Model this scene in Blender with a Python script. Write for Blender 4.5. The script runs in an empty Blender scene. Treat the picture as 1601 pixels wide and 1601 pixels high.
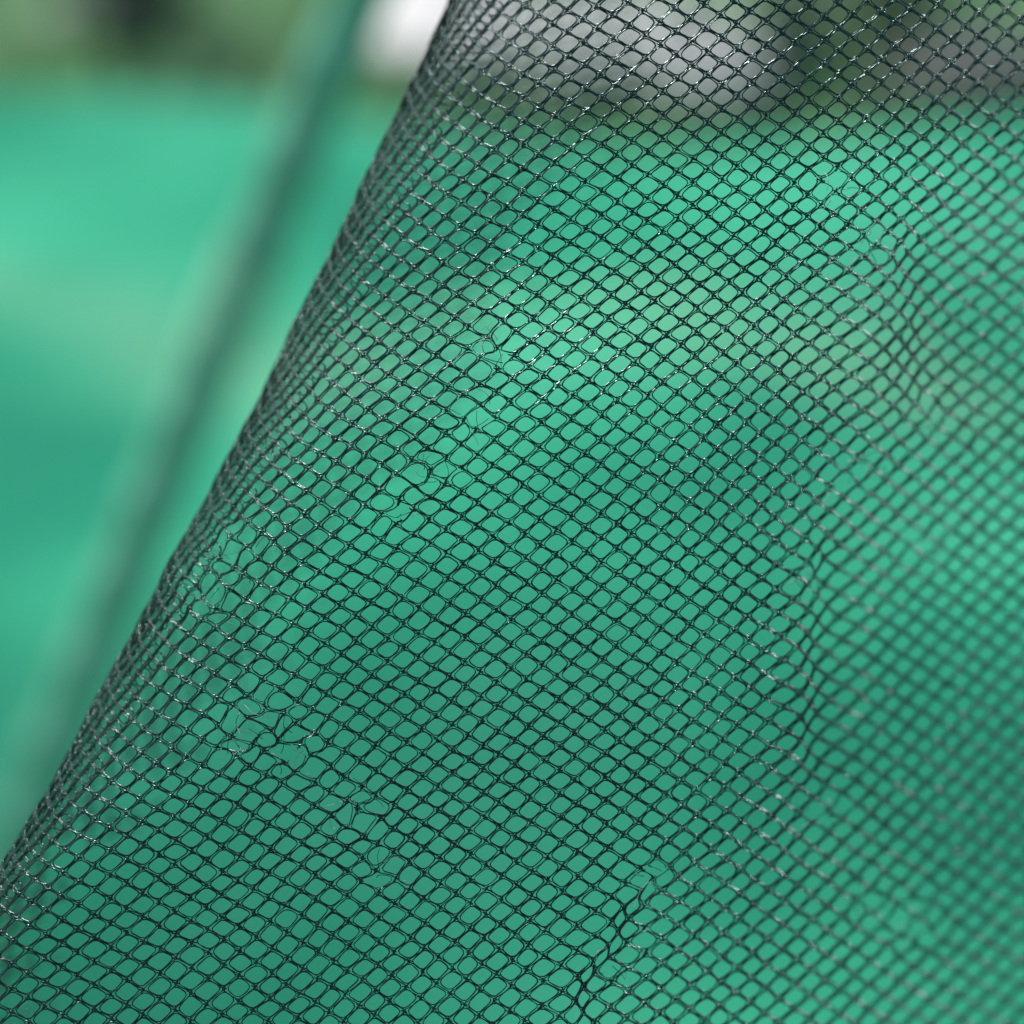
import bpy, math, random
import numpy as np
from mathutils import Vector

random.seed(7)
rng = np.random.default_rng(11)
scene = bpy.context.scene
col = scene.collection

# ------------------------------------------------------------------ camera
CAM = np.array([0.0, 0.0, 0.35])           # 35 cm above the ground
PITCH = math.radians(30)
FWD = np.array([0.0, math.cos(PITCH), -math.sin(PITCH)])
RIGHT = np.array([1.0, 0.0, 0.0])
UP = np.array([0.0, math.sin(PITCH), math.cos(PITCH)])
ZF = 0.28                                  # focus distance (m)
WID = 0.10                                 # width of the view at the focus distance (m)
W = 1601.0
PX = WID / W                               # metres per photo pixel at the focus distance
KP = PX / ZF
BLUR = 175.0                               # blur disc of far things, photo pixels

cam_d = bpy.data.cameras.new('camera')
cam = bpy.data.objects.new('camera', cam_d)
col.objects.link(cam)
cam.location = CAM
cam.rotation_euler = (math.pi / 2 - PITCH, 0, 0)
cam_d.sensor_width = 36.0
cam_d.lens = 36.0 * ZF / WID
cam_d.clip_start = 0.01
cam_d.clip_end = 200.0
cam_d.dof.use_dof = True
cam_d.dof.focus_distance = ZF
cam_d.dof.aperture_fstop = cam_d.lens / (BLUR * PX * 1000.0)
cam_d.dof.aperture_blades = 0
scene.camera = cam

# ------------------------------------------------------------------ world + sun
SUN_DIR = Vector((-0.42, 0.52, 0.80)).normalized()      # towards the sun
world = bpy.data.worlds.new('World')
scene.world = world
world.use_nodes = True
nt = world.node_tree
nt.nodes.clear()
sky = nt.nodes.new('ShaderNodeTexSky')
sky.sky_type = 'NISHITA'
sky.sun_disc = False
sky.sun_elevation = math.asin(SUN_DIR.z)
sky.sun_rotation = math.atan2(SUN_DIR.x, SUN_DIR.y)
bg = nt.nodes.new('ShaderNodeBackground')
bg.inputs['Strength'].default_value = 0.15
wo = nt.nodes.new('ShaderNodeOutputWorld')
nt.links.new(sky.outputs[0], bg.inputs[0])
nt.links.new(bg.outputs[0], wo.inputs[0])

sun_d = bpy.data.lights.new('sun', 'SUN')
sun_d.energy = 4.2
sun_d.angle = math.radians(0.5)
sun_d.color = (1.0, 0.975, 0.94)
sun = bpy.data.objects.new('sun', sun_d)
col.objects.link(sun)
sun.rotation_euler = SUN_DIR.to_track_quat('Z', 'Y').to_euler()

scene.view_settings.view_transform = 'Standard'
scene.view_settings.look = 'None'
scene.view_settings.exposure = 0.0
scene.view_settings.gamma = 1.0
scene.view_settings.use_curve_mapping = False

# ------------------------------------------------------------------ helpers
def proj(x, y, z):
    """photo pixel + distance along the view axis -> world point (arrays)."""
    x = np.asarray(x, float); y = np.asarray(y, float); z = np.asarray(z, float)
    return (CAM + z[..., None] * FWD
            + (z * (x - 800.5) * KP)[..., None] * RIGHT
            - (z * (y - 800.5) * KP)[..., None] * UP)

def ground_at(x, y, zg=0.0):
    d = FWD + (x - 800.5) * KP * RIGHT - (y - 800.5) * KP * UP
    t = (zg - CAM[2]) / d[2]
    return CAM + t * d

def mesh_from(name, V, F, smooth=True):
    """V (n,3); F (m,4) or (m,3) int array -> mesh"""
    me = bpy.data.meshes.new(name)
    V = np.asarray(V, np.float32); F = np.asarray(F, np.int32)
    k = F.shape[1]
    me.vertices.add(len(V)); me.vertices.foreach_set('co', V.ravel())
    me.loops.add(F.size); me.loops.foreach_set('vertex_index', F.ravel())
    me.polygons.add(len(F))
    me.polygons.foreach_set('loop_start', np.arange(0, F.size, k, dtype=np.int32))
    me.polygons.foreach_set('loop_total', np.full(len(F), k, dtype=np.int32))
    if smooth:
        me.polygons.foreach_set('use_smooth', np.ones(len(F), dtype=bool))
    me.update(calc_edges=True)
    return me

def link(name, me, mat, parent=None, loc=None):
    o = bpy.data.objects.new(name, me)
    if mat is not None and me is not None:
        if not me.materials:
            me.materials.append(mat)
    col.objects.link(o)
    if parent is not None:
        o.parent = parent
    if loc is not None:
        o.location = loc
    return o

def tag(o, label=None, cat=None, group=None, kind=None):
    if label: o['label'] = label
    if cat: o['category'] = cat
    if group: o['group'] = group
    if kind: o['kind'] = kind
    return o

def new_mat(name):
    m = bpy.data.materials.new(name)
    m.use_nodes = True
    n = m.node_tree
    b = n.nodes['Principled BSDF']
    return m, n, b

def noise_node(n, scale, detail=4, rough=0.55):
    tc = n.nodes.new('ShaderNodeTexCoord')
    t = n.nodes.new('ShaderNodeTexNoise')
    t.inputs['Scale'].default_value = scale
    t.inputs['Detail'].default_value = detail
    t.inputs['Roughness'].default_value = rough
    n.links.new(tc.outputs['Object'], t.inputs['Vector'])
    return t

def ramp_node(n, stops):
    r = n.nodes.new('ShaderNodeValToRGB')
    e = r.color_ramp.elements
    while len(e) < len(stops):
        e.new(0.5)
    for el, (p, c) in zip(e, stops):
        el.position = p
        el.color = (*c, 1.0)
    return r

def simple_mat(name, c0, c1, scale, rough=0.6, bump=0.0, bscale=None, lo=0.35, hi=0.65):
    m, n, b = new_mat(name)
    t = noise_node(n, scale)
    r = ramp_node(n, [(lo, c0), (hi, c1)])
    n.links.new(t.outputs['Fac'], r.inputs[0])
    n.links.new(r.outputs[0], b.inputs['Base Color'])
    b.inputs['Roughness'].default_value = rough
    if bump:
        t2 = noise_node(n, bscale or scale * 3)
        bp = n.nodes.new('ShaderNodeBump')
        bp.inputs['Strength'].default_value = bump
        bp.inputs['Distance'].default_value = 0.002
        n.links.new(t2.outputs['Fac'], bp.inputs['Height'])
        n.links.new(bp.outputs[0], b.inputs['Normal'])
    return m

# ------------------------------------------------------------------ materials
def net_material():
    m, n, b = new_mat('net_thread')
    t = noise_node(n, 900.0, 3)
    r = ramp_node(n, [(0.35, (0.005, 0.021, 0.017)), (0.7, (0.014, 0.042, 0.034))])
    n.links.new(t.outputs['Fac'], r.inputs[0])
    n.links.new(r.outputs[0], b.inputs['Base Color'])
    t2 = noise_node(n, 2600.0, 2)
    rr = n.nodes.new('ShaderNodeMapRange')
    rr.inputs['To Min'].default_value = 0.14
    rr.inputs['To Max'].default_value = 0.32
    n.links.new(t2.outputs['Fac'], rr.inputs['Value'])
    n.links.new(rr.outputs[0], b.inputs['Roughness'])
    b.inputs['IOR'].default_value = 1.54
    b.inputs['Specular IOR Level'].default_value = 0.36
    b.inputs['Specular Tint'].default_value = (0.58, 0.96, 0.92, 1.0)
    b.inputs['Coat Weight'].default_value = 0.3
    b.inputs['Coat IOR'].default_value = 1.6
    b.inputs['Coat Roughness'].default_value = 0.2
    return m

M_NET = net_material()
M_FRAY = simple_mat('glint_thread', (0.30, 0.42, 0.36), (0.50, 0.60, 0.54), 700.0, 0.35)  # sun glint on frayed nylon, put into a paler colour

def tarp_material():
    """woven green sheet with a paler stripe and mottled patches"""
    m, n, b = new_mat('green_tarpaulin')
    tc = n.nodes.new('ShaderNodeTexCoord')
    big = noise_node(n, 7.5, 3)
    base = ramp_node(n, [(0.36, (0.018, 0.245, 0.135)), (0.50, (0.036, 0.345, 0.185)), (0.63, (0.056, 0.40, 0.225))])
    n.links.new(big.outputs['Fac'], base.inputs[0])
    # paler stripe across the sheet (object Y), its edges wavering
    sep = n.nodes.new('ShaderNodeSeparateXYZ')
    n.links.new(tc.outputs['Object'], sep.inputs[0])
    wob = noise_node(n, 7.0, 3)
    mw = n.nodes.new('ShaderNodeMath'); mw.operation = 'MULTIPLY_ADD'
    mw.inputs[1].default_value = 0.10; mw.inputs[2].default_value = -0.05
    n.links.new(wob.outputs['Fac'], mw.inputs[0])
    ad = n.nodes.new('ShaderNodeMath'); ad.operation = 'ADD'
    n.links.new(sep.outputs['Y'], ad.inputs[0]); n.links.new(mw.outputs[0], ad.inputs[1])
    stripe = ramp_node(n, [(0.0, (0, 0, 0)), (0.20, (0, 0, 0)), (0.42, (1, 1, 1)), (0.62, (1, 1, 1)), (0.85, (0, 0, 0))])
    mr = n.nodes.new('ShaderNodeMapRange')
    mr.inputs['From Min'].default_value = 0.572
    mr.inputs['From Max'].default_value = 0.752
    n.links.new(ad.outputs[0], mr.inputs['Value'])
    n.links.new(mr.outputs[0], stripe.inputs[0])
    pat = noise_node(n, 11.0, 3)
    pr = ramp_node(n, [(0.42, (0.08, 0.08, 0.08)), (0.62, (1, 1, 1))])
    n.links.new(pat.outputs['Fac'], pr.inputs[0])
    mu = n.nodes.new('ShaderNodeMath'); mu.operation = 'MULTIPLY'
    n.links.new(stripe.outputs[0], mu.inputs[0]); n.links.new(pr.outputs[0], mu.inputs[1])
    mu2 = n.nodes.new('ShaderNodeMath'); mu2.operation = 'MULTIPLY'
    mu2.inputs[1].default_value = 0.5
    n.links.new(mu.outputs[0], mu2.inputs[0])
    mix = n.nodes.new('ShaderNodeMix'); mix.data_type = 'RGBA'
    n.links.new(mu2.outputs[0], mix.inputs['Factor'])
    n.links.new(base.outputs[0], mix.inputs[6])
    mix.inputs[7].default_value = (0.24, 0.46, 0.255, 1)
    n.links.new(mix.outputs[2], b.inputs['Base Color'])
    b.inputs['Roughness'].default_value = 0.92
    b.inputs['Specular IOR Level'].default_value = 0.12
    wv = n.nodes.new('ShaderNodeTexWave')
    wv.inputs['Scale'].default_value = 160.0
    n.links.new(tc.outputs['Object'], wv.inputs['Vector'])
    bp = n.nodes.new('ShaderNodeBump'); bp.inputs['Strength'].default_value = 0.15
    bp.inputs['Distance'].default_value = 0.001
    n.links.new(wv.outputs['Fac'], bp.inputs['Height'])
    n.links.new(bp.outputs[0], b.inputs['Normal'])
    return m

M_TARP = tarp_material()
M_GROUND = simple_mat('garden_soil_and_turf', (0.09, 0.16, 0.07), (0.16, 0.27, 0.12), 9.0, 0.9, 0.6, 60.0)
M_STAKE = simple_mat('green_plastic', (0.13, 0.46, 0.27), (0.16, 0.52, 0.31), 30.0, 0.5)
M_SUN_SPOT = simple_mat('stake_sun_spot', (0.24, 0.62, 0.36), (0.28, 0.66, 0.40), 60.0, 0.7)  # paler green paints a spot of sun on the stake
M_WHITE = simple_mat('white_quartz', (0.60, 0.56, 0.51), (0.68, 0.65, 0.60), 40.0, 0.55, 0.3, 90.0)
M_GREY = simple_mat('pale_grey_stone', (0.26, 0.26, 0.24), (0.35, 0.35, 0.33), 50.0, 0.7, 0.4, 120.0)
M_BEIGE = simple_mat('beige_grey_stone', (0.31, 0.33, 0.28), (0.42, 0.44, 0.38), 50.0, 0.75, 0.4, 120.0)
M_BROWN = simple_mat('grey_brown_stone', (0.075, 0.078, 0.07), (0.12, 0.118, 0.105), 50.0, 0.8, 0.4, 120.0)
M_LEAFD = simple_mat('dark_leaf', (0.025, 0.06, 0.04), (0.045, 0.10, 0.06), 40.0, 0.5)
M_LEAFO = simple_mat('olive_leaf', (0.075, 0.13, 0.045), (0.12, 0.19, 0.07), 40.0, 0.5)
def thin_leaf(m, f=0.5):
    """thin leaves let the light through"""
    n = m.node_tree; b = n.nodes['Principled BSDF']; out = n.nodes['Material Output']
    t = n.nodes.new('ShaderNodeBsdfTranslucent'); mx = n.nodes.new('ShaderNodeMixShader')
    mx.inputs[0].default_value = f
    n.links.new(b.inputs['Base Color'].links[0].from_socket, t.inputs[0])
    n.links.new(b.outputs[0], mx.inputs[1]); n.links.new(t.outputs[0], mx.inputs[2])
    n.links.new(mx.outputs[0], out.inputs['Surface'])
    return m
M_GRASS = thin_leaf(simple_mat('grass_blade', (0.22, 0.45, 0.20), (0.33, 0.56, 0.30), 12.0, 0.6))
thin_leaf(M_LEAFO, 0.35)

# ------------------------------------------------------------------ setting: ground, tarpaulin
def slope_z(x, y):
    """the bed falls away gently towards the viewer, shaped so the near sheet darkens"""
    t = np.clip(0.56 - np.asarray(y, float), 0, 3)
    x = np.asarray(x, float); u = np.clip((0.55 - np.asarray(y, float)) / 0.14, 0, 1)
    dip = -0.082 * np.exp(-(np.clip(x + 0.10, 0, 9) / 0.10) ** 2) * u * u * (3 - 2 * u)  # hollow added to drop the stake's shadow out of view
    return -0.52 * t * t / (t + 0.12) + dip
gn = 60
gx = np.concatenate([np.linspace(-8, -0.6, 14)[:-1], np.linspace(-0.6, 0.6, 49)[:-1], np.linspace(0.6, 8, 14)]); gy = np.concatenate([np.linspace(-6, 0, 12)[:-1], np.linspace(0, 1, 30)[:-1], np.linspace(1, 14, 20)])
GX, GY = np.meshgrid(gx, gy)

GZ = -0.012 + slope_z(GX, GY) + 0.004 * np.sin(GX * 3.1 + 1) * np.sin(GY * 2.7)
gidx = np.arange(GX.size).reshape(GX.shape)
GF = np.stack([gidx[:-1, :-1], gidx[:-1, 1:], gidx[1:, 1:], gidx[1:, :-1]], -1).reshape(-1, 4)
ground = link('ground', mesh_from('ground', np.stack([GX, GY, GZ], -1).reshape(-1, 3), GF), M_GROUND)
tag(ground, kind='structure')

def tarp():
    nx, ny = 150, 110
    xs = np.linspace(-0.95, 0.95, nx); v = np.linspace(0, 1, ny)
    X, Vv = np.meshgrid(xs, v)
    ep = np.array([ground_at(a, b)[:2] for a, b in ((-250, 168), (250, 172), (430, 186), (600, 215), (1000, 268), (1300, 265), (1600, 235), (1900, 215))])
    far = np.interp(X, ep[:, 0], ep[:, 1]) + 0.003 * np.sin(X * 31)
    Y = 0.16 + (far - 0.16) * Vv
    # soft folds, always a few millimetres above the soil
    Z = 0.014 + 0.008 * np.sin(X * 12 + Y * 7 + 0.6) * np.sin(Y * 17 + 0.4) + 0.004 * np.sin(X * 31 - Y * 19)
    Z += 0.0012 * np.sin(Y * 61 + X * 17)
    edge = np.clip((Vv - 0.93) / 0.07, 0, 1)
    Z = Z * (1 - edge) + edge * 0.004 + 0.006 * np.sin(edge * math.pi)
    Z = Z + slope_z(X, Y)
    top = np.stack([X, Y, Z], -1).reshape(-1, 3)
    bot = top - np.array([0, 0, 0.0012])
    n = nx * ny
    ii = np.arange(n).reshape(ny, nx)
    q = np.stack([ii[:-1, :-1], ii[:-1, 1:], ii[1:, 1:], ii[1:, :-1]], -1).reshape(-1, 4)
    rim = np.concatenate([ii[0, :], ii[1:, -1], ii[-1, -2::-1], ii[-2:0:-1, 0]])
    rn = np.roll(rim, -1)
    side = np.stack([rim, rim + n, rn + n, rn], -1)
    F = np.concatenate([q, q[:, ::-1] + n, side])
    o = link('tarpaulin', mesh_from('tarpaulin', np.concatenate([top, bot]), F), M_TARP)
    tag(o, 'blurred bright teal-green sheet with a paler stripe spread out behind the net', 'tarpaulin')
    return o
tarp()

# ------------------------------------------------------------------ generic tube builder
def tubes(P, N, R, m=4, closed=False):
    """P (n,k,3) centre lines, N (n,k,3) reference normals, R scalar or (n,) or (n,k) radii -> V, F"""
    P = np.asarray(P, float)
    n, k, _ = P.shape
    if closed:
        T = np.roll(P, -1, 1) - np.roll(P, 1, 1)
    else:
        T = np.gradient(P, axis=1)
    T /= np.linalg.norm(T, axis=-1, keepdims=True) + 1e-15
    A = np.cross(T, N)
    A /= np.linalg.norm(A, axis=-1, keepdims=True) + 1e-15
    B = np.cross(A, T)
    R = np.asarray(R, float)
    if R.ndim == 0: R = np.full((n, k), float(R))
    elif R.ndim == 1: R = np.repeat(R[:, None], k, 1)
    ang = np.arange(m) * 2 * math.pi / m + math.pi / 4
    V = P[:, :, None, :] + R[:, :, None, None] * (np.cos(ang)[None, None, :, None] * A[:, :, None, :]
                                                  + np.sin(ang)[None, None, :, None] * B[:, :, None, :])
    idx = np.arange(n * k * m).reshape(n, k, m)
    if closed:
        a = idx; b = np.roll(idx, -1, 1)
    else:
        a = idx[:, :-1]; b = idx[:, 1:]
    F = np.stack([a, np.roll(a, -1, 2), np.roll(b, -1, 2), b], -1).reshape(-1, 4)
    return V.reshape(-1, 3), F

# ------------------------------------------------------------------ the net: its surface
EP, EK = 0.4457, 5.17e-5
def x_edge(y):
    y = np.asarray(y, float)
    return 700.0 - EP * y - EK * y * y      # outline of the fold
def edge_waver(y):                                        # slack in the fold
    return 1.6 * np.sin(y * 0.0113 + 0.5) + 1.0 * np.sin(y * 0.031 + 1.9) + 0.8 * np.sin(y * 0.083) - 3.5 * np.exp(-((y - 870.0) / 45.0) ** 2)
def h_rad(y):                                             # radius of the fold
    t = np.clip((np.asarray(y, float) - 550.0) / 950.0, 0, 1)
    return 335.0 - 175.0 * t * t * (3 - 2 * t)

# yarn directions measured across the net: place, step from hole to hole both ways
DATA = [
 (1100,200,26.5,17.2,25.9,-21.3),(1450,80,21,15.8,21.9,-20),(1560,120,17.5,16,20,-20),
 (1150,620,21.3,16,21.6,-20.4),(1260,600,22.7,16.3,24.4,-21),(1430,470,16,15,21.5,-21),
 (1510,450,17.5,15,21.5,-21),(1500,1000,25,14.5,22.5,-21),(1100,1500,21.9,16.8,23.3,-21.7),
 (400,1400,26.5,14.7,25.6,-23.7),(200,1400,25.3,15.6,24.4,-23.7),(540,580,18.4,12,24,-21),
 (620,630,22.5,14.4,24,-22),(690,300,19.4,12.5,25,-23),(765,320,22.5,17.5,25,-22),
 (440,900,22,12.5,24,-27),(660,1030,24.4,13.8,24.4,-23.7),(770,1060,23,16.5,22.5,-20.6),
 (1000,800,22,17,22.3,-20.6),(1180,900,23.8,17,21.5,-21.3),(420,1150,27,15.5,25.6,-22),
 (100,1500,24,15.4,24.4,-23),(800,900,23.3,17.2,23,-20.6),(950,330,24.5,15.5,25,-23),
 (750,100,17.5,11,17,-21),(1300,1300,23,15.5,22.5,-21.5),(1500,1480,23,15,23,-21.5),
 (1530,750,23,14.5,22,-20.5),
]
EXPO = [(a, b) for a in range(5) for b in range(5) if 0 < a + b <= 4]
def basis(S, Y):
    return (np.stack([S**a * Y**b for a, b in EXPO], -1),
            np.stack([a * S**max(a-1, 0) * Y**b if a else 0 * S for a, b in EXPO], -1),
            np.stack([b * S**a * Y**max(b-1, 0) if b else 0 * S for a, b in EXPO], -1))
S0, Y0, SC = 800.0, 800.0, 900.0

def s_of_x(x, y):
    H = h_rad(y); h = x - x_edge(y)
    c = np.clip(1 - h / H, -1, 1)
    return np.where(h < H, H * np.arccos(c), H * math.pi / 2 + (h - H))

def fit():
    rows, ri, rj = [], [], []
    for x, y, ax, ay, bx, by in DATA:
        s = float(s_of_x(np.array(x, float), np.array(y, float)))
        _, bs, by_ = basis(np.array((s - S0) / SC), np.array((y - Y0) / SC))
        for (dx, dy), ti, tj in (((ax, ay), 1, 0), ((bx, by), 0, 1)):
            ds = float(s_of_x(np.array(x + dx / 2), np.array(y + dy / 2)) - s_of_x(np.array(x - dx / 2), np.array(y - dy / 2)))
            rows.append((bs * ds + by_ * dy) / SC); ri.append(ti); rj.append(tj)
    A = np.array(rows)
    reg = np.diag([0.0 if a + b == 1 else 0.0003 * (a + b) ** 2 for a, b in EXPO])
    AtA = A.T @ A + reg
    return np.linalg.solve(AtA, A.T @ np.array(ri, float)), np.linalg.solve(AtA, A.T @ np.array(rj, float))
CI, CJ = fit()

def lattice(s, y):
    """fabric coordinates and their derivatives; linear continuation behind the fold"""
    sc = np.clip(s, 60.0, 1800.0); ds = (s - sc) / SC
    yc = np.clip(y, -60.0, 1660.0); dy = (y - yc) / SC
    S = (sc - S0) / SC; Y = (yc - Y0) / SC
    b, bs, by = basis(S, Y)
    i, i_s, i_y = b @ CI, bs @ CI, by @ CI
    j, j_s, j_y = b @ CJ, bs @ CJ, by @ CJ
    return i + i_s * ds + i_y * dy, j + j_s * ds + j_y * dy, i_s / SC, i_y / SC, j_s / SC, j_y / SC

def invert(I, J, s, y, it=12):
    for _ in range(it):
        i, j, a, b, c, d = lattice(s, y)
        ei, ej = I - i, J - j
        det = a * d - b * c
        det = np.where(np.abs(det) < 1e-7, 1e-7, det)
        s = s + np.clip((d * ei - b * ej) / det, -120, 120)
        y = y + np.clip((-c * ei + a * ej) / det, -120, 120)
    i, j = lattice(s, y)[:2]
    return s, y, np.hypot(I - i, J - j)

# how far the cloth billows towards the lens (as blur, photo pixels)
BIL_GAIN = 1.08
BIL = np.array([
 (0,1600,0),(100,1500,0),(400,1400,0),(700,1050,0),(800,900,0),(600,600,0),(800,300,-.6),(1000,50,-.5),(1100,200,0),
 (900,500,0),(1000,600,.4),(1200,300,.6),(1200,600,2),(1000,850,1.3),(1300,100,1.2),(1500,100,3.2),(1590,50,4),
 (1590,200,6.5),(1400,350,3.6),(1400,450,5.5),(1500,450,9),(1590,450,10),(1590,700,12.5),(1450,650,9),(1300,700,5),
 (1300,800,6.5),(1200,850,4.2),(1240,950,4),(1310,950,9.5),(1500,1000,13),(1590,1000,14.5),(900,1200,.2),(1000,1200,1.6),
 (1100,1150,3),(1235,1150,4.5),(1300,1150,10),(1400,1150,12),(1590,1200,16),(1590,1500,18),(1450,1500,13.5),(1300,1500,9),
 (1300,1350,8.5),(1100,1500,4.8),(1000,1500,2.8),(950,1500,1.8),(900,1500,.8),(800,1400,0),(600,1550,0),(300,1000,0),(700,800,0)], float)
def _tps(r): return np.where(r > 1e-9, r * r * np.log(r + 1e-12), 0.0)
_bp = BIL[:, :2] / 800.0
_K = _tps(np.linalg.norm(_bp[:, None] - _bp[None], axis=-1)) + 0.004 * np.eye(len(BIL))
_Pm = np.concatenate([np.ones((len(BIL), 1)), _bp], 1)
_sol = np.linalg.solve(np.block([[_K, _Pm], [_Pm.T, np.zeros((3, 3))]]), np.concatenate([BIL[:, 2], np.zeros(3)]))
def billow(x, y):
    sh = np.shape(x)
    q = np.stack([np.clip(x, 0, 1640), np.clip(y, -20, 1640)], -1).reshape(-1, 2) / 800.0
    out = np.empty(len(q))
    for a in range(0, len(q), 20000):
        r = np.linalg.norm(q[a:a+20000, None] - _bp[None], axis=-1)
        out[a:a+20000] = _tps(r) @ _sol[:len(BIL)] + _sol[len(BIL)] + q[a:a+20000] @ _sol[len(BIL)+1:]
    return np.clip(out * BIL_GAIN, -1.5, 26).reshape(sh)

# pulled, snagged places: x, y, radius, strength (photo pixels)
SNAGS = [(765,545,46,7),(735,655,40,6),(665,735,48,8),(620,800,44,6),(355,850,55,7),(325,930,48,8),(405,1120,60,9),
         (470,1180,48,7),(565,1275,46,8),(595,1365,36,6),(1285,285,36,5),(1362,385,34,8),(1330,735,44,7),(1270,915,40,8),
         (1445,640,48,5),(1440,860,44,6),(1290,1270,40,6),(1010,1375,42,6),(950,1500,36,6),(1430,1435,60,10),(1360,1400,40,6),
         (360,1170,40,7)]
SN = np.array(SNAGS, float); SN[:, 3] *= 0.6
SNP = rng.uniform(0, 6.28, (len(SN), 6)); SNW = rng.uniform(0.05, 0.10, (len(SN), 6))
CREASES = [np.array([(1292,820),(1282,880),(1272,960),(1268,1080),(1264,1180),(1248,1240)], float),
           np.array([(1085,1325),(1030,1375),(980,1425),(940,1490),(915,1545),(900,1640)], float),
           np.array([(1395,330),(1420,450),(1425,560),(1435,660),(1470,700)], float)]

INNER = [False]
def surface(I, J, s0, y0, lift=0.0):
    """fabric coordinates -> world points; lift is along the lens axis, in pixels"""
    s, y, _ = invert(I, J, s0, y0, 6)
    H = h_rad(y)
    ph = s / H
    front = ph >= math.pi / 2; back = ph <= -math.pi / 2
    phc = np.clip(ph, -math.pi / 2, math.pi / 2)
    h = H * (1 - np.cos(phc)) + np.where(front, s - H * math.pi / 2, 0) + np.where(back, -s - H * math.pi / 2, 0)
    dep = H * (1 - np.where(phc < 0, 4.6, 1.0) * np.sin(phc)) * 0.7 + np.where(back, 0.8 * (-s - H * math.pi / 2), 0)
    if INNER[0]:
        h = h * 0.95 + 2.5 + 1.5 * np.sin(y * 0.021); dep = dep * 0.93 + 0.05 * H
    x = h + x_edge(y) + edge_waver(y) * np.exp(-h / 90.0)
    fr = np.clip(s / 60.0, 0, 1)
    # soft unevenness of the yarn tension
    x = x + fr * (2.6 * np.sin(J * 0.19 + I * 0.11 + 1.0) + 1.6 * np.sin(I * 0.31 - J * 0.17 + 0.7)) + 1.0 * np.sin(I * 0.61 - J * 0.37) + 0.6 * np.sin(I * 1.7 + J * 2.3)
    y = y + fr * (2.4 * np.sin(I * 0.19 - J * 0.13) + 1.5 * np.sin(J * 0.27 + I * 0.09 + 2.0)) + 1.0 * np.sin(J * 0.53 + I * 0.29 + 2) + 0.6 * np.sin(I * 2.1 - J * 1.3)
    rip = fr * np.exp(-((x - 420.0) / 300.0) ** 2) * np.clip((y - 350.0) / 300.0, 0, 1)
    x = x + rip * 1.6 * np.sin(J * 0.8 - I * 0.5 + 1.0)
    y = y + rip * (2.6 * np.sin(J * 0.95 + I * 0.42) + 1.8 * np.sin(I * 0.83 - J * 0.31))
    dep = dep + fr * (9.0 * np.sin(I * 0.17 + J * 0.12) + 6.0 * np.sin(I * 0.33 - J * 0.21 + 1.0))
    xx, yy = x.copy(), y.copy()
    for k, (cx, cy, r, am) in enumerate(SN):
        ex, ey = xx - cx, yy - cy
        g = np.exp(-(ex * ex + ey * ey) / (r * r)) * fr
        p, w = SNP[k], SNW[k]
        x = x + g * (am * np.sin(w[0] * xx + w[1] * yy + p[0]) + 0.45 * am * np.sin(w[2] * 2 * xx - w[3] * yy + p[1]) + 0.05 * ex)
        y = y + g * (am * np.sin(w[4] * yy - w[5] * xx + p[2]) + 0.45 * am * np.sin(w[1] * 2 * yy + w[0] * xx + p[3]) + 0.05 * ey)
        dep = dep + g * am * 1.2 * np.sin(w[2] * xx + w[5] * yy + p[4])
    for c in CREASES:
        xc = np.interp(yy, c[:, 1], c[:, 0])
        f = np.clip(np.minimum(yy - c[0, 1], c[-1, 1] - yy) / 60.0, 0, 1)
        d = xx - xc + 7.0 * np.sin(yy * 0.047 + c[0, 0])
        wd, am = (46.0, 0.52) if c[0, 0] < 1300 else (85.0, 0.36)
        g = np.exp(-(d / wd) ** 2) * f
        x = x - am * d * g
        dep = dep + 14.0 * np.exp(-(d / (0.6 * wd)) ** 2) * f
    z = ZF / (1 + np.where(s > 0, billow(x, y), 0.0) / BLUR) + (dep + lift) * PX
    return proj(x, y, z), x, y, s

# ------------------------------------------------------------------ the net: which holes exist
gs, gyy = np.meshgrid(np.linspace(-700, 2450, 190), np.linspace(-380, 1990, 140))
ii_, jj_ = lattice(gs, gyy)[:2]
i0, i1 = int(ii_.min()) - 1, int(ii_.max()) + 1
j0, j1 = int(jj_.min()) - 1, int(jj_.max()) + 1
CIi, CJj = np.meshgrid(np.arange(i0, i1 + 1), np.arange(j0, j1 + 1), indexing='ij')
CIi = CIi.ravel().astype(float); CJj = CJj.ravel().astype(float)
# start every search from the closest sample of the grid
gi = np.stack([ii_.ravel(), jj_.ravel()], -1)
st = np.empty((len(CIi), 2))
gss, gyr = gs.ravel(), gyy.ravel()
for a in range(0, len(CIi), 400):
    d = ((gi[None, :, 0] - CIi[a:a+400, None]) ** 2 + (gi[None, :, 1] - CJj[a:a+400, None]) ** 2)
    m = d.argmin(1)
    st[a:a+400, 0] = gss[m]; st[a:a+400, 1] = gyr[m]
cs, cy, err = invert(CIi, CJj, st[:, 0].copy(), st[:, 1].copy(), 14)
Hc = h_rad(cy)
backlen = Hc * (1.15 + 0.35 * (Hc - 160) / 175) + 26 * np.sin(cy * 0.013) + 14 * np.sin(cy * 0.05)
phc = np.clip(cs / Hc, -math.pi / 2, math.pi / 2)
cx = x_edge(cy) + np.where(np.abs(cs) < Hc * math.pi / 2, Hc * (1 - np.cos(phc)), Hc + np.abs(cs) - Hc * math.pi / 2)
ok = (err < 0.02) & (cy > -330) & (cy < 1930) & (cx < 1940) & ((cs > -backlen) | ((cs > -backlen - 90) & (rng.random(len(cs)) < 0.5))) & (cx > -330)
NI, NJ, NS, NY, NX = CIi[ok], CJj[ok], cs[ok], cy[ok], cx[ok]
print('net nodes', len(NI))
node_id = {(int(a), int(b)): k for k, (a, b) in enumerate(zip(NI, NJ))}

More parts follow.
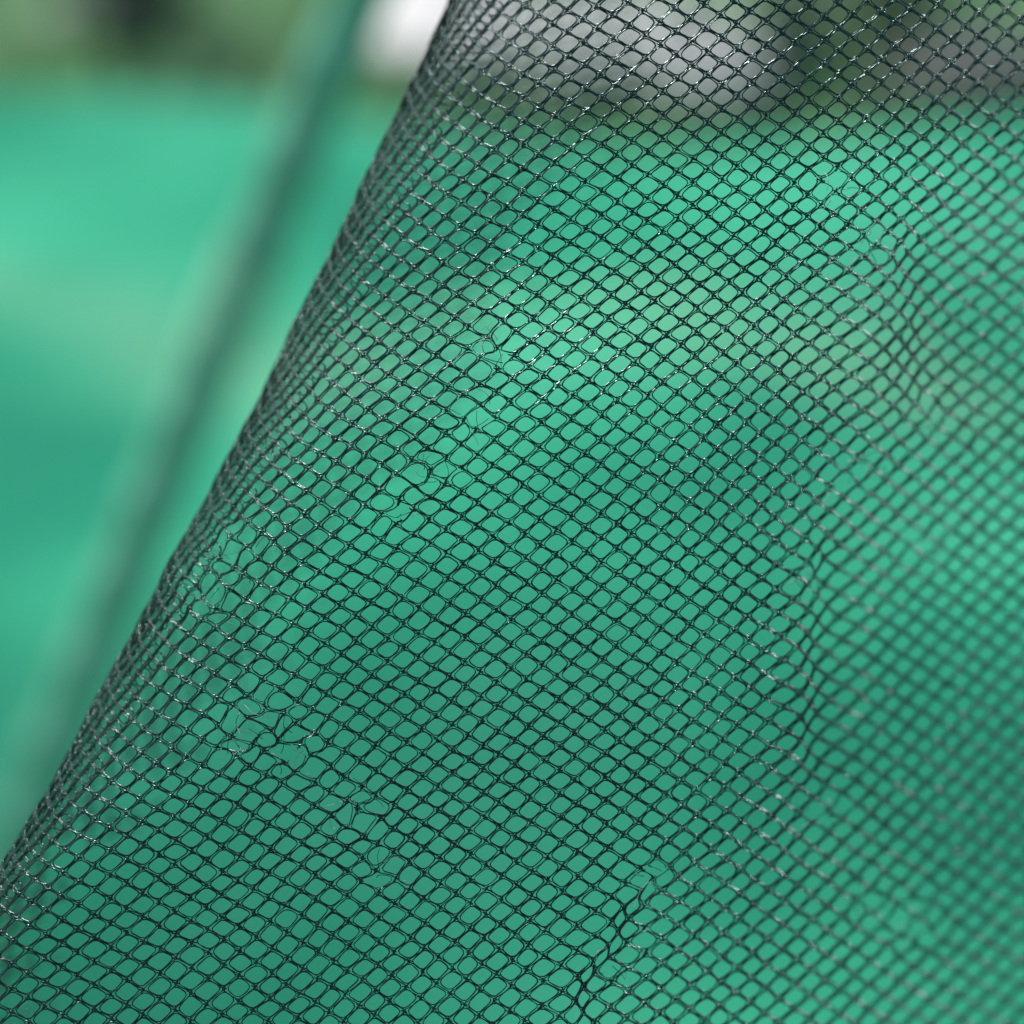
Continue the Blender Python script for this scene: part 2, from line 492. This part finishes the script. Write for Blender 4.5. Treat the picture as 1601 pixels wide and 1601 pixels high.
FINE = (NY > -120) & (NY < 1720) & (NX < 1720) & (NX > -120)
BASE = proj(np.array(800.0), np.array(1930.0), np.array(ZF))
net = bpy.data.objects.new('net', None)
net.empty_display_size = 0.02
net.location = BASE
col.objects.link(net)
tag(net, 'dark green knitted mesh netting rolled over in a fold at its left edge', 'net')

def world_lines(I, J, s0, y0, lift):
    P, x, y, s = surface(I, J, s0, y0, lift)
    e = 0.04
    Pa = surface(I + e, J, s0, y0, lift)[0]
    Pb = surface(I, J + e, s0, y0, lift)[0]
    N = np.cross(Pa - P, Pb - P)
    N /= np.linalg.norm(N, axis=-1, keepdims=True) + 1e-18
    return P, N, x, y, s

# --- holes: every hole is bordered by its own rounded loop of thread
cells = [k for (a, b), k in node_id.items() if (a + 1, b) in node_id and (a, b + 1) in node_id and (a + 1, b + 1) in node_id]
cells = np.array(cells)
nC, K = len(cells), 18
th = np.arange(K) * 2 * math.pi / K
pw = rng.uniform(3.2, 5.2, nC)[:, None]
rr = 1.0 / (np.abs(np.cos(th))[None] ** pw + np.abs(np.sin(th))[None] ** pw) ** (1 / pw)
ha = (0.5 - rng.uniform(0.050, 0.085, nC))[:, None]
hb = (0.5 - rng.uniform(0.040, 0.072, nC))[:, None]
wob = 1 + 0.02 * np.sin(2 * th[None] + rng.uniform(0, 6.28, (nC, 1))) + 0.014 * np.sin(3 * th[None] + rng.uniform(0, 6.28, (nC, 1)))
cu = NI[cells][:, None] + 0.5 + ha * rr * np.cos(th)[None] * wob + rng.normal(0, 0.012, (nC, 1))
cv = NJ[cells][:, None] + 0.5 + hb * rr * np.sin(th)[None] * wob + rng.normal(0, 0.012, (nC, 1))
lift = rng.normal(0, 0.7, (nC, 1)) + 1.1 * np.sin(2 * th[None] + rng.uniform(0, 6.28, (nC, 1)))
s_init = np.repeat(NS[cells][:, None], K, 1); y_init = np.repeat(NY[cells][:, None], K, 1)
LP, LN, LX, LY, LS = world_lines(cu, cv, s_init, y_init, lift)
area = 0.5 * np.abs((LX * np.roll(LY, -1, 1) - LY * np.roll(LX, -1, 1)).sum(1))
inside = ((LX > 2) & (LX < 1599) & (LY > 2) & (LY < 1599)).all(1) & (LS.mean(1) > 0)
mx, my = LX.mean(1), LY.mean(1)
sn_d = np.min(np.hypot(mx[:, None] - SN[None, :, 0], my[:, None] - SN[None, :, 1]) / SN[None, :, 2], 1)
rad = np.clip(rng.normal(1.40, 0.12, nC), 1.0, 1.8) * PX
rad = rad * (1 - 0.38 * np.exp(-(sn_d / 0.8) ** 2))
broken = (sn_d < 0.75) & (rng.random(nC) < 0.2) & (LS.mean(1) > 0)
radk = rad[:, None] * (1 + 0.16 * np.sin(3 * th[None] + rng.uniform(0, 6.28, (nC, 1))) + rng.normal(0, 0.09, (nC, K)))

whole = np.where(~broken)[0]
score = np.where(inside, area, -1.0); score[broken] = -1
top = np.argsort(-score)[:300]
top_set = set(top.tolist())
rest = np.array([k for k in whole if k not in top_set])
V, F = tubes(LP[rest] - BASE, LN[rest], radk[rest], 4, True)
o = link('mesh_lattice', mesh_from('mesh_lattice', V, F), M_NET, net); o['kind'] = 'stuff'
for k in top:
    V, F = tubes(LP[k:k+1] - BASE, LN[k:k+1], radk[k:k+1], 4, True)
    c0 = V.mean(0)
    link('mesh_cell', mesh_from('mesh_cell', V - c0, F), M_NET, net, c0)

# --- a second turn of the same cloth inside the fold
sel = np.where((np.abs(NS[cells]) < 0.62 * h_rad(NY[cells])))[0]
INNER[0] = True
IP, IN_, *_ = world_lines(cu[sel], cv[sel] + 0.5, s_init[sel], y_init[sel], lift[sel])
V, F = tubes(IP - BASE, IN_, radk[sel], 4, True)
INNER[0] = False
o = link('inner_fold', mesh_from('inner_fold', V, F), M_NET, net); o['kind'] = 'stuff'

# --- torn loops: open at one side, ends drooping
for k in np.where(broken)[0]:
    a = rng.integers(0, K); L = int(rng.integers(8, 14))
    ids = (a + np.arange(L)) % K
    P = LP[k][ids].copy()
    t = np.linspace(0, 1, L)
    dr = rng.normal(0, 5.0 * PX, 3)
    P += (np.clip(t - 0.6, 0, 1)[:, None] * 2.5) ** 2 * dr
    V, F = tubes(P[None] - BASE, LN[k][ids][None], rad[k] * 0.8, 4, False)
    c0 = V.mean(0)
    link('torn_loop', mesh_from('torn_loop', V - c0, F), M_NET, net, c0)

# --- threads running from knot to knot between the loops
ea, eb = [], []
for (a, b), k in node_id.items():
    if not FINE[k]: continue
    if (a + 1, b) in node_id: ea.append(k)
    if (a, b + 1) in node_id: eb.append(k)
SEG = 6
def runner(ids, axis, o0, o1, bulge, r):
    ids = np.array(ids); n = len(ids)
    d = np.min(np.hypot(NX[ids][:, None] - SN[None, :, 0], NY[ids][:, None] - SN[None, :, 1]) / SN[None, :, 2], 1)
    keep = ~((d < 0.8) & (rng.random(n) < 0.25))
    ids = ids[keep]; n = len(ids)
    t = np.linspace(-0.04, 1.04, SEG)[None]
    off = (o0 + rng.normal(0, 0.018, (n, 1))) * (1 - t) + (o1 + rng.normal(0, 0.018, (n, 1))) * t
    off = off + bulge * np.sin(t * math.pi) * rng.normal(0, 1, (n, 1))
    if axis == 0: I, J = NI[ids][:, None] + t, NJ[ids][:, None] + off
    else:         I, J = NI[ids][:, None] + off, NJ[ids][:, None] + t
    lf = rng.normal(0, 0.8, (n, 1)) + 1.3 * np.cos(t * math.pi * 2 + rng.uniform(0, 6.28, (n, 1)))
    P, N, *_ = world_lines(I, J, np.repeat(NS[ids][:, None], SEG, 1), np.repeat(NY[ids][:, None], SEG, 1), lf)
    return tubes(P - BASE, N, np.clip(rng.normal(r, 0.1, n), 0.5, 1.5) * PX, 4, False)
parts = [runner(ea, 0, -0.04, 0.045, 0.02, 1.12), runner(eb, 1, -0.05, 0.055, 0.02, 1.02)]
vo = 0; Vs, Fs = [], []
for V, F in parts:
    Vs.append(V); Fs.append(F + vo); vo += len(V)
o = link('connecting_thread', mesh_from('connecting_thread', np.concatenate(Vs), np.concatenate(Fs)), M_NET, net)
o['kind'] = 'stuff'

# --- knots: two short turns of thread over every crossing
fk = np.where(FINE)[0]
NI, NJ, NS, NY = NI[fk], NJ[fk], NS[fk], NY[fk]
nN = len(NI); KS = 6
t = np.linspace(-1, 1, KS)[None]
def turn(a0, b0, bul, r):
    sa = a0 * (1 + rng.normal(0, 0.2, (nN, 1))); sb = b0 * (1 + rng.normal(0, 0.3, (nN, 1)))
    ca, cb = rng.normal(0, 0.02, (nN, 1)), rng.normal(0, 0.02, (nN, 1))
    bend = rng.normal(0, 0.035, (nN, 1)) * (1 - t * t)
    I = NI[:, None] + ca + sa * t + bend; J = NJ[:, None] + cb + sb * t - bend
    lf = bul * (1 - t * t)
    P, N, X, Y, _ = world_lines(I, J, np.repeat(NS[:, None], KS, 1), np.repeat(NY[:, None], KS, 1), lf)
    return P - BASE, N, np.clip(rng.normal(r, 0.12, (nN, 1)), 0.7, 2.0) * PX * (1 - 0.35 * t ** 4), X, Y
k1 = turn(0.18, 0.06, -2.4, 1.6)
k2 = turn(-0.05, 0.18, -1.2, 1.5)
k3 = turn(0.10, -0.12, 2.0, 1.2)
kx, kyy = k1[3].mean(1), k1[4].mean(1)
pick = np.where((kx > 4) & (kx < 1597) & (kyy > 4) & (kyy < 1597) & (NS > 40), billow(kx, kyy), -9)
top_k = np.argsort(-pick)[:300]
mask = np.ones(nN, bool); mask[top_k] = False
def knot_mesh(sel):
    vo = 0; Vs, Fs = [], []
    for P, N, R, *_ in (k1, k2, k3):
        V, F = tubes(P[sel], N[sel], R[sel], 4, False)
        Vs.append(V); Fs.append(F + vo); vo += len(V)
    return np.concatenate(Vs), np.concatenate(Fs)
V, F = knot_mesh(np.where(mask)[0])
o = link('knot_rows', mesh_from('knot_rows', V, F), M_NET, net); o['kind'] = 'stuff'
for k in top_k:
    V, F = knot_mesh(np.array([k]))
    c0 = V.mean(0)
    link('knot', mesh_from('knot', V - c0, F), M_NET, net, c0)

# --- loose, broken hairs at the snags
for cxs, cys, r, am in SNAGS:
    for hair in range(7 if am > 6 else 4):
        n = 12
        px, py = cxs + random.gauss(0, r * 0.45), cys + random.gauss(0, r * 0.45)
        hd = random.uniform(0, 6.28); cv_ = random.gauss(0, 0.06); st_ = random.uniform(1.6, 3.6)
        pts = []
        zb = float(ZF / (1 + billow(np.array(px), np.array(py)) / BLUR))
        hh = px - float(x_edge(py)); Hh = float(h_rad(py))
        if hh < Hh: zb += Hh * (1 - math.sin(math.acos(max(-1, min(1, 1 - hh / Hh))))) * PX
        dz = random.uniform(-14, 4)
        for q in range(n):
            pts.append(proj(np.array(px), np.array(py), np.array(zb + (dz * math.sin(q / (n - 1) * 3.1)) * PX)))
            px += st_ * math.cos(hd); py += st_ * math.sin(hd)
            hd += cv_ + random.gauss(0, 0.12); cv_ += random.gauss(0, 0.03)
        P = np.array(pts)[None] - BASE
        V, F = tubes(P, np.broadcast_to(FWD, P.shape), np.linspace(0.8, 0.45, n)[None] * PX, 4, False)
        c0 = V.mean(0)
        link('loose_thread', mesh_from('loose_thread', V - c0, F), M_NET if hair % 3 == 0 else M_FRAY, net, c0)

# ------------------------------------------------------------------ plant stake behind the net
def lathe_along(p0, p1, prof, m=24):
    """prof: list of (t along, radius)"""
    p0 = np.array(p0); p1 = np.array(p1); d = p1 - p0; L = np.linalg.norm(d); d = d / L
    a = np.cross(d, [0, 1, 0]); a /= np.linalg.norm(a); b = np.cross(d, a)
    ang = np.arange(m) * 2 * math.pi / m
    V = []
    for t_, r_ in prof:
        V.append(p0 + d * (t_ * L) + r_ * (np.cos(ang)[:, None] * a + np.sin(ang)[:, None] * b))
    V = np.concatenate(V)
    idx = np.arange(len(V)).reshape(len(prof), m)
    A, B = idx[:-1], idx[1:]
    F = np.stack([A, np.roll(A, -1, 1), np.roll(B, -1, 1), B], -1).reshape(-1, 4)
    return V, F

pa = proj(np.array(522.0), np.array(90.0), np.array(0.53))
pb = proj(np.array(90.0), np.array(1150.0), np.array(0.58))
dirv = (pb - pa) / np.linalg.norm(pb - pa)
foot = pa + dirv * ((pa[2] + 0.13) / -dirv[2])
head = pa - dirv * 0.06
stake = bpy.data.objects.new('plant_stake', None); stake.location = foot; stake.empty_display_size = 0.02
col.objects.link(stake)
tag(stake, 'blurred green garden stake leaning behind the left edge of the net', 'stake')
SR = 0.0055
Ls = np.linalg.norm(head - foot)
prof = [(0, 0.0005), (0.02, SR * 0.6), (0.05, SR)]
tt = 0.08
while tt < 0.96:
    prof += [(tt, SR), (tt + 0.004, SR * 1.12), (tt + 0.010, SR * 1.12), (tt + 0.014, SR)]
    tt += 0.05
prof += [(0.985, SR), (0.995, SR * 0.7), (1.0, 0.0004)]
V, F = lathe_along(foot - foot, head - foot, prof)
link('rod', mesh_from('rod', V, F), M_STAKE, stake)
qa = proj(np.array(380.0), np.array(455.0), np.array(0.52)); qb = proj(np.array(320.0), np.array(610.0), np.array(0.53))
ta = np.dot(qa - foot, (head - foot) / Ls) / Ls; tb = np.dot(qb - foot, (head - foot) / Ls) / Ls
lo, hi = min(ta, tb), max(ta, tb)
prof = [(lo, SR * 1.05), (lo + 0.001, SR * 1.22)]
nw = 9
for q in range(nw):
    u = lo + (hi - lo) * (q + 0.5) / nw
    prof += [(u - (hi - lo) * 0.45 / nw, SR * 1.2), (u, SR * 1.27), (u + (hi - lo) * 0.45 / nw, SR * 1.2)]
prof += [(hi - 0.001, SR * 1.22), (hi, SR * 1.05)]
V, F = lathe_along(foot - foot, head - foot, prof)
link('sun_spot_band', mesh_from('sun_spot_band', V, F), M_SUN_SPOT, stake)  # added ribbed sleeve that carries the painted sun spot

# ------------------------------------------------------------------ stones along the far edge of the sheet
def stone(name, px, py, size, mat, label, seed, sink=0.25, rot=0.0):
    r = np.random.default_rng(seed)
    nu, nv = 36, 22
    u = np.arange(nu) * 2 * math.pi / nu; v = np.linspace(-math.pi / 2, math.pi / 2, nv)
    U, Vv = np.meshgrid(u, v)
    D = np.stack([np.cos(Vv) * np.cos(U), np.cos(Vv) * np.sin(U), np.sin(Vv)], -1)
    rr_ = np.ones(D.shape[:2])
    for _ in range(14):
        ax = r.normal(size=3); ax /= np.linalg.norm(ax)
        rr_ = rr_ + r.normal(0, 0.035) * np.sin(r.uniform(2, 5) * (D @ ax) + r.uniform(0, 6))
    for _ in range(7):                        # chipped flat faces
        ax = r.normal(size=3); ax /= np.linalg.norm(ax); lim = r.uniform(0.78, 0.93)
        dd = D @ ax
        rr_ = np.where(dd * rr_ > lim, lim / np.maximum(dd, 1e-3), rr_)
    Pp = D * rr_[..., None] * np.array(size)
    c, s_ = math.cos(rot), math.sin(rot)
    Pp = Pp @ np.array([[c, s_, 0], [-s_, c, 0], [0, 0, 1]])
    zmin = Pp[..., 2].min()
    Pp[..., 2] -= zmin + sink * size[2]
    Pp = Pp.reshape(-1, 3)
    idx = np.arange(nu * nv).reshape(nv, nu)
    A, B = idx[:-1], idx[1:]
    F = np.stack([A, np.roll(A, -1, 1), np.roll(B, -1, 1), B], -1).reshape(-1, 4)
    g = ground_at(px, py)
    g = g + np.array([0, size[1] * 0.95, 0])
    o = link(name, mesh_from(name, Pp, F), mat, None, (g[0], g[1], 0.0))
    tag(o, label, 'stone')
    return o

stone('stone', 690, 130, (0.036, 0.05, 0.011), M_WHITE, 'blurred flat white stone beside the top of the net fold', 3)
stone('stone', 1080, 195, (0.028, 0.04, 0.011), M_GREY, 'blurred pale grey stone seen through the top of the net', 5)
stone('stone', 1555, 190, (0.034, 0.03, 0.011), M_BROWN, 'blurred grey-brown stone seen through the net at top right', 9)

# ------------------------------------------------------------------ low plants and grass beyond the sheet
def leaf_mesh(pos, az, el, ln, wd, r):
    d = np.array([math.cos(az) * math.cos(el), math.sin(az) * math.cos(el), math.sin(el)])
    sd = np.array([-math.sin(az), math.cos(az), 0])
    upv = np.cross(d, sd)
    pts = []
    prof_ = [(0, .12), (.25, .8), (.5, 1.0), (.78, .65), (1.0, .05)]
    for t_, w_ in prof_:
        c = pos + d * ln * t_ - np.array([0, 0, 1]) * ln * 0.28 * t_ * t_
        pts += [c - sd * wd * w_ * .5 + upv * wd * .12 * w_, c - upv * wd * 0.02, c + sd * wd * w_ * .5 + upv * wd * .12 * w_]
    F = []
    for q in range(len(prof_) - 1):
        a = q * 3
        F += [(a, a + 1, a + 4, a + 3), (a + 1, a + 2, a + 5, a + 4)]
    return np.array(pts), np.array(F)

def plant(px, py, wid, hgt, n, mat, label, seed):
    r = np.random.default_rng(seed)
    g = ground_at(px, py) + np.array([0, wid * 0.5, 0])
    root = bpy.data.objects.new('leafy_plant', None); root.location = (g[0], g[1], 0.0); root.empty_display_size = 0.01
    col.objects.link(root)
    tag(root, label, 'plant')
    vo = 0; Vs, Fs = [], []; sv, sf, so = [], [], 0
    for st_ in range(7):
        a = r.uniform(0, 6.28); rad_ = wid * 0.32 * math.sqrt(r.random())
        b0 = np.array([math.cos(a) * rad_ * .5, math.sin(a) * rad_ * .5, -0.008]); b1 = np.array([math.cos(a) * rad_ * 1.3, math.sin(a) * rad_ * 1.3, hgt * r.uniform(.7, 1)])
        V, F = lathe_along(b0, b1, [(0, .0012), (.5, .0010), (1, .0005)], 6)
        sv.append(V); sf.append(F + so); so += len(V)
        for _ in range(n // 7):
            t_ = r.uniform(0.05, 1)
            p = b0 + (b1 - b0) * t_
            V, F = leaf_mesh(p, r.uniform(0, 6.28), r.uniform(-.1, .9), wid * r.uniform(.22, .4), wid * r.uniform(.09, .17), r)
            Vs.append(V); Fs.append(F + vo); vo += len(V)
    link('stem', mesh_from('stem', np.concatenate(sv), np.concatenate(sf)), mat, root)
    link('foliage', mesh_from('foliage', np.concatenate(Vs), np.concatenate(Fs)), mat, root)

plant(195, 110, 0.062, 0.06, 130, M_LEAFD, 'blurred dark green leafy plant at the top left corner area', 1)
plant(1265, 140, 0.042, 0.05, 110, M_LEAFD, 'blurred dark plant seen through the net right of the pale grey stone', 2)
plant(1400, 120, 0.045, 0.05, 110, M_LEAFO, 'blurred olive green plant seen through the net left of the grey-brown stone', 4)
stone('stone', 900, 178, (0.031, 0.05, 0.010), M_BEIGE, 'blurred beige-grey stone between the white and pale grey stones', 12)

def grass():
    r = np.random.default_rng(21); vo = 0; Vs, Fs = [], []
    for _ in range(5200):
        x = r.uniform(-0.55, 0.55); y = 0.852 + abs(r.normal(0, 0.17)) - 0.03 * min(1, max(0, (x + 0.12) / 0.12))
        ln = r.uniform(0.012, 0.035); az = r.uniform(0, 6.28); el = r.uniform(0.7, 1.45); wd = r.uniform(.0012, .0022)
        d = np.array([math.cos(az) * math.cos(el), math.sin(az) * math.cos(el), math.sin(el)]); sd = np.array([-math.sin(az), math.cos(az), 0])
        p = np.array([x, y, -0.008])
        m1 = p + d * ln * .55; tp = p + d * ln + np.array([d[0], d[1], -0.3]) * ln * .3
        Vs.append(np.array([p - sd * wd, p + sd * wd, m1 + sd * wd * .8, m1 - sd * wd * .8, tp + sd * wd * .1, tp - sd * wd * .1]))
        Fs.append(np.array([(0, 1, 2, 3), (3, 2, 4, 5)]) + vo); vo += 6
    o = link('grass', mesh_from('grass', np.concatenate(Vs), np.concatenate(Fs)), M_GRASS)
    tag(o, 'blurred light green grass beyond the far edge of the teal sheet', 'grass', kind='stuff')
grass()

scene.cycles.use_denoising = True
scene.cycles.max_bounces = 6
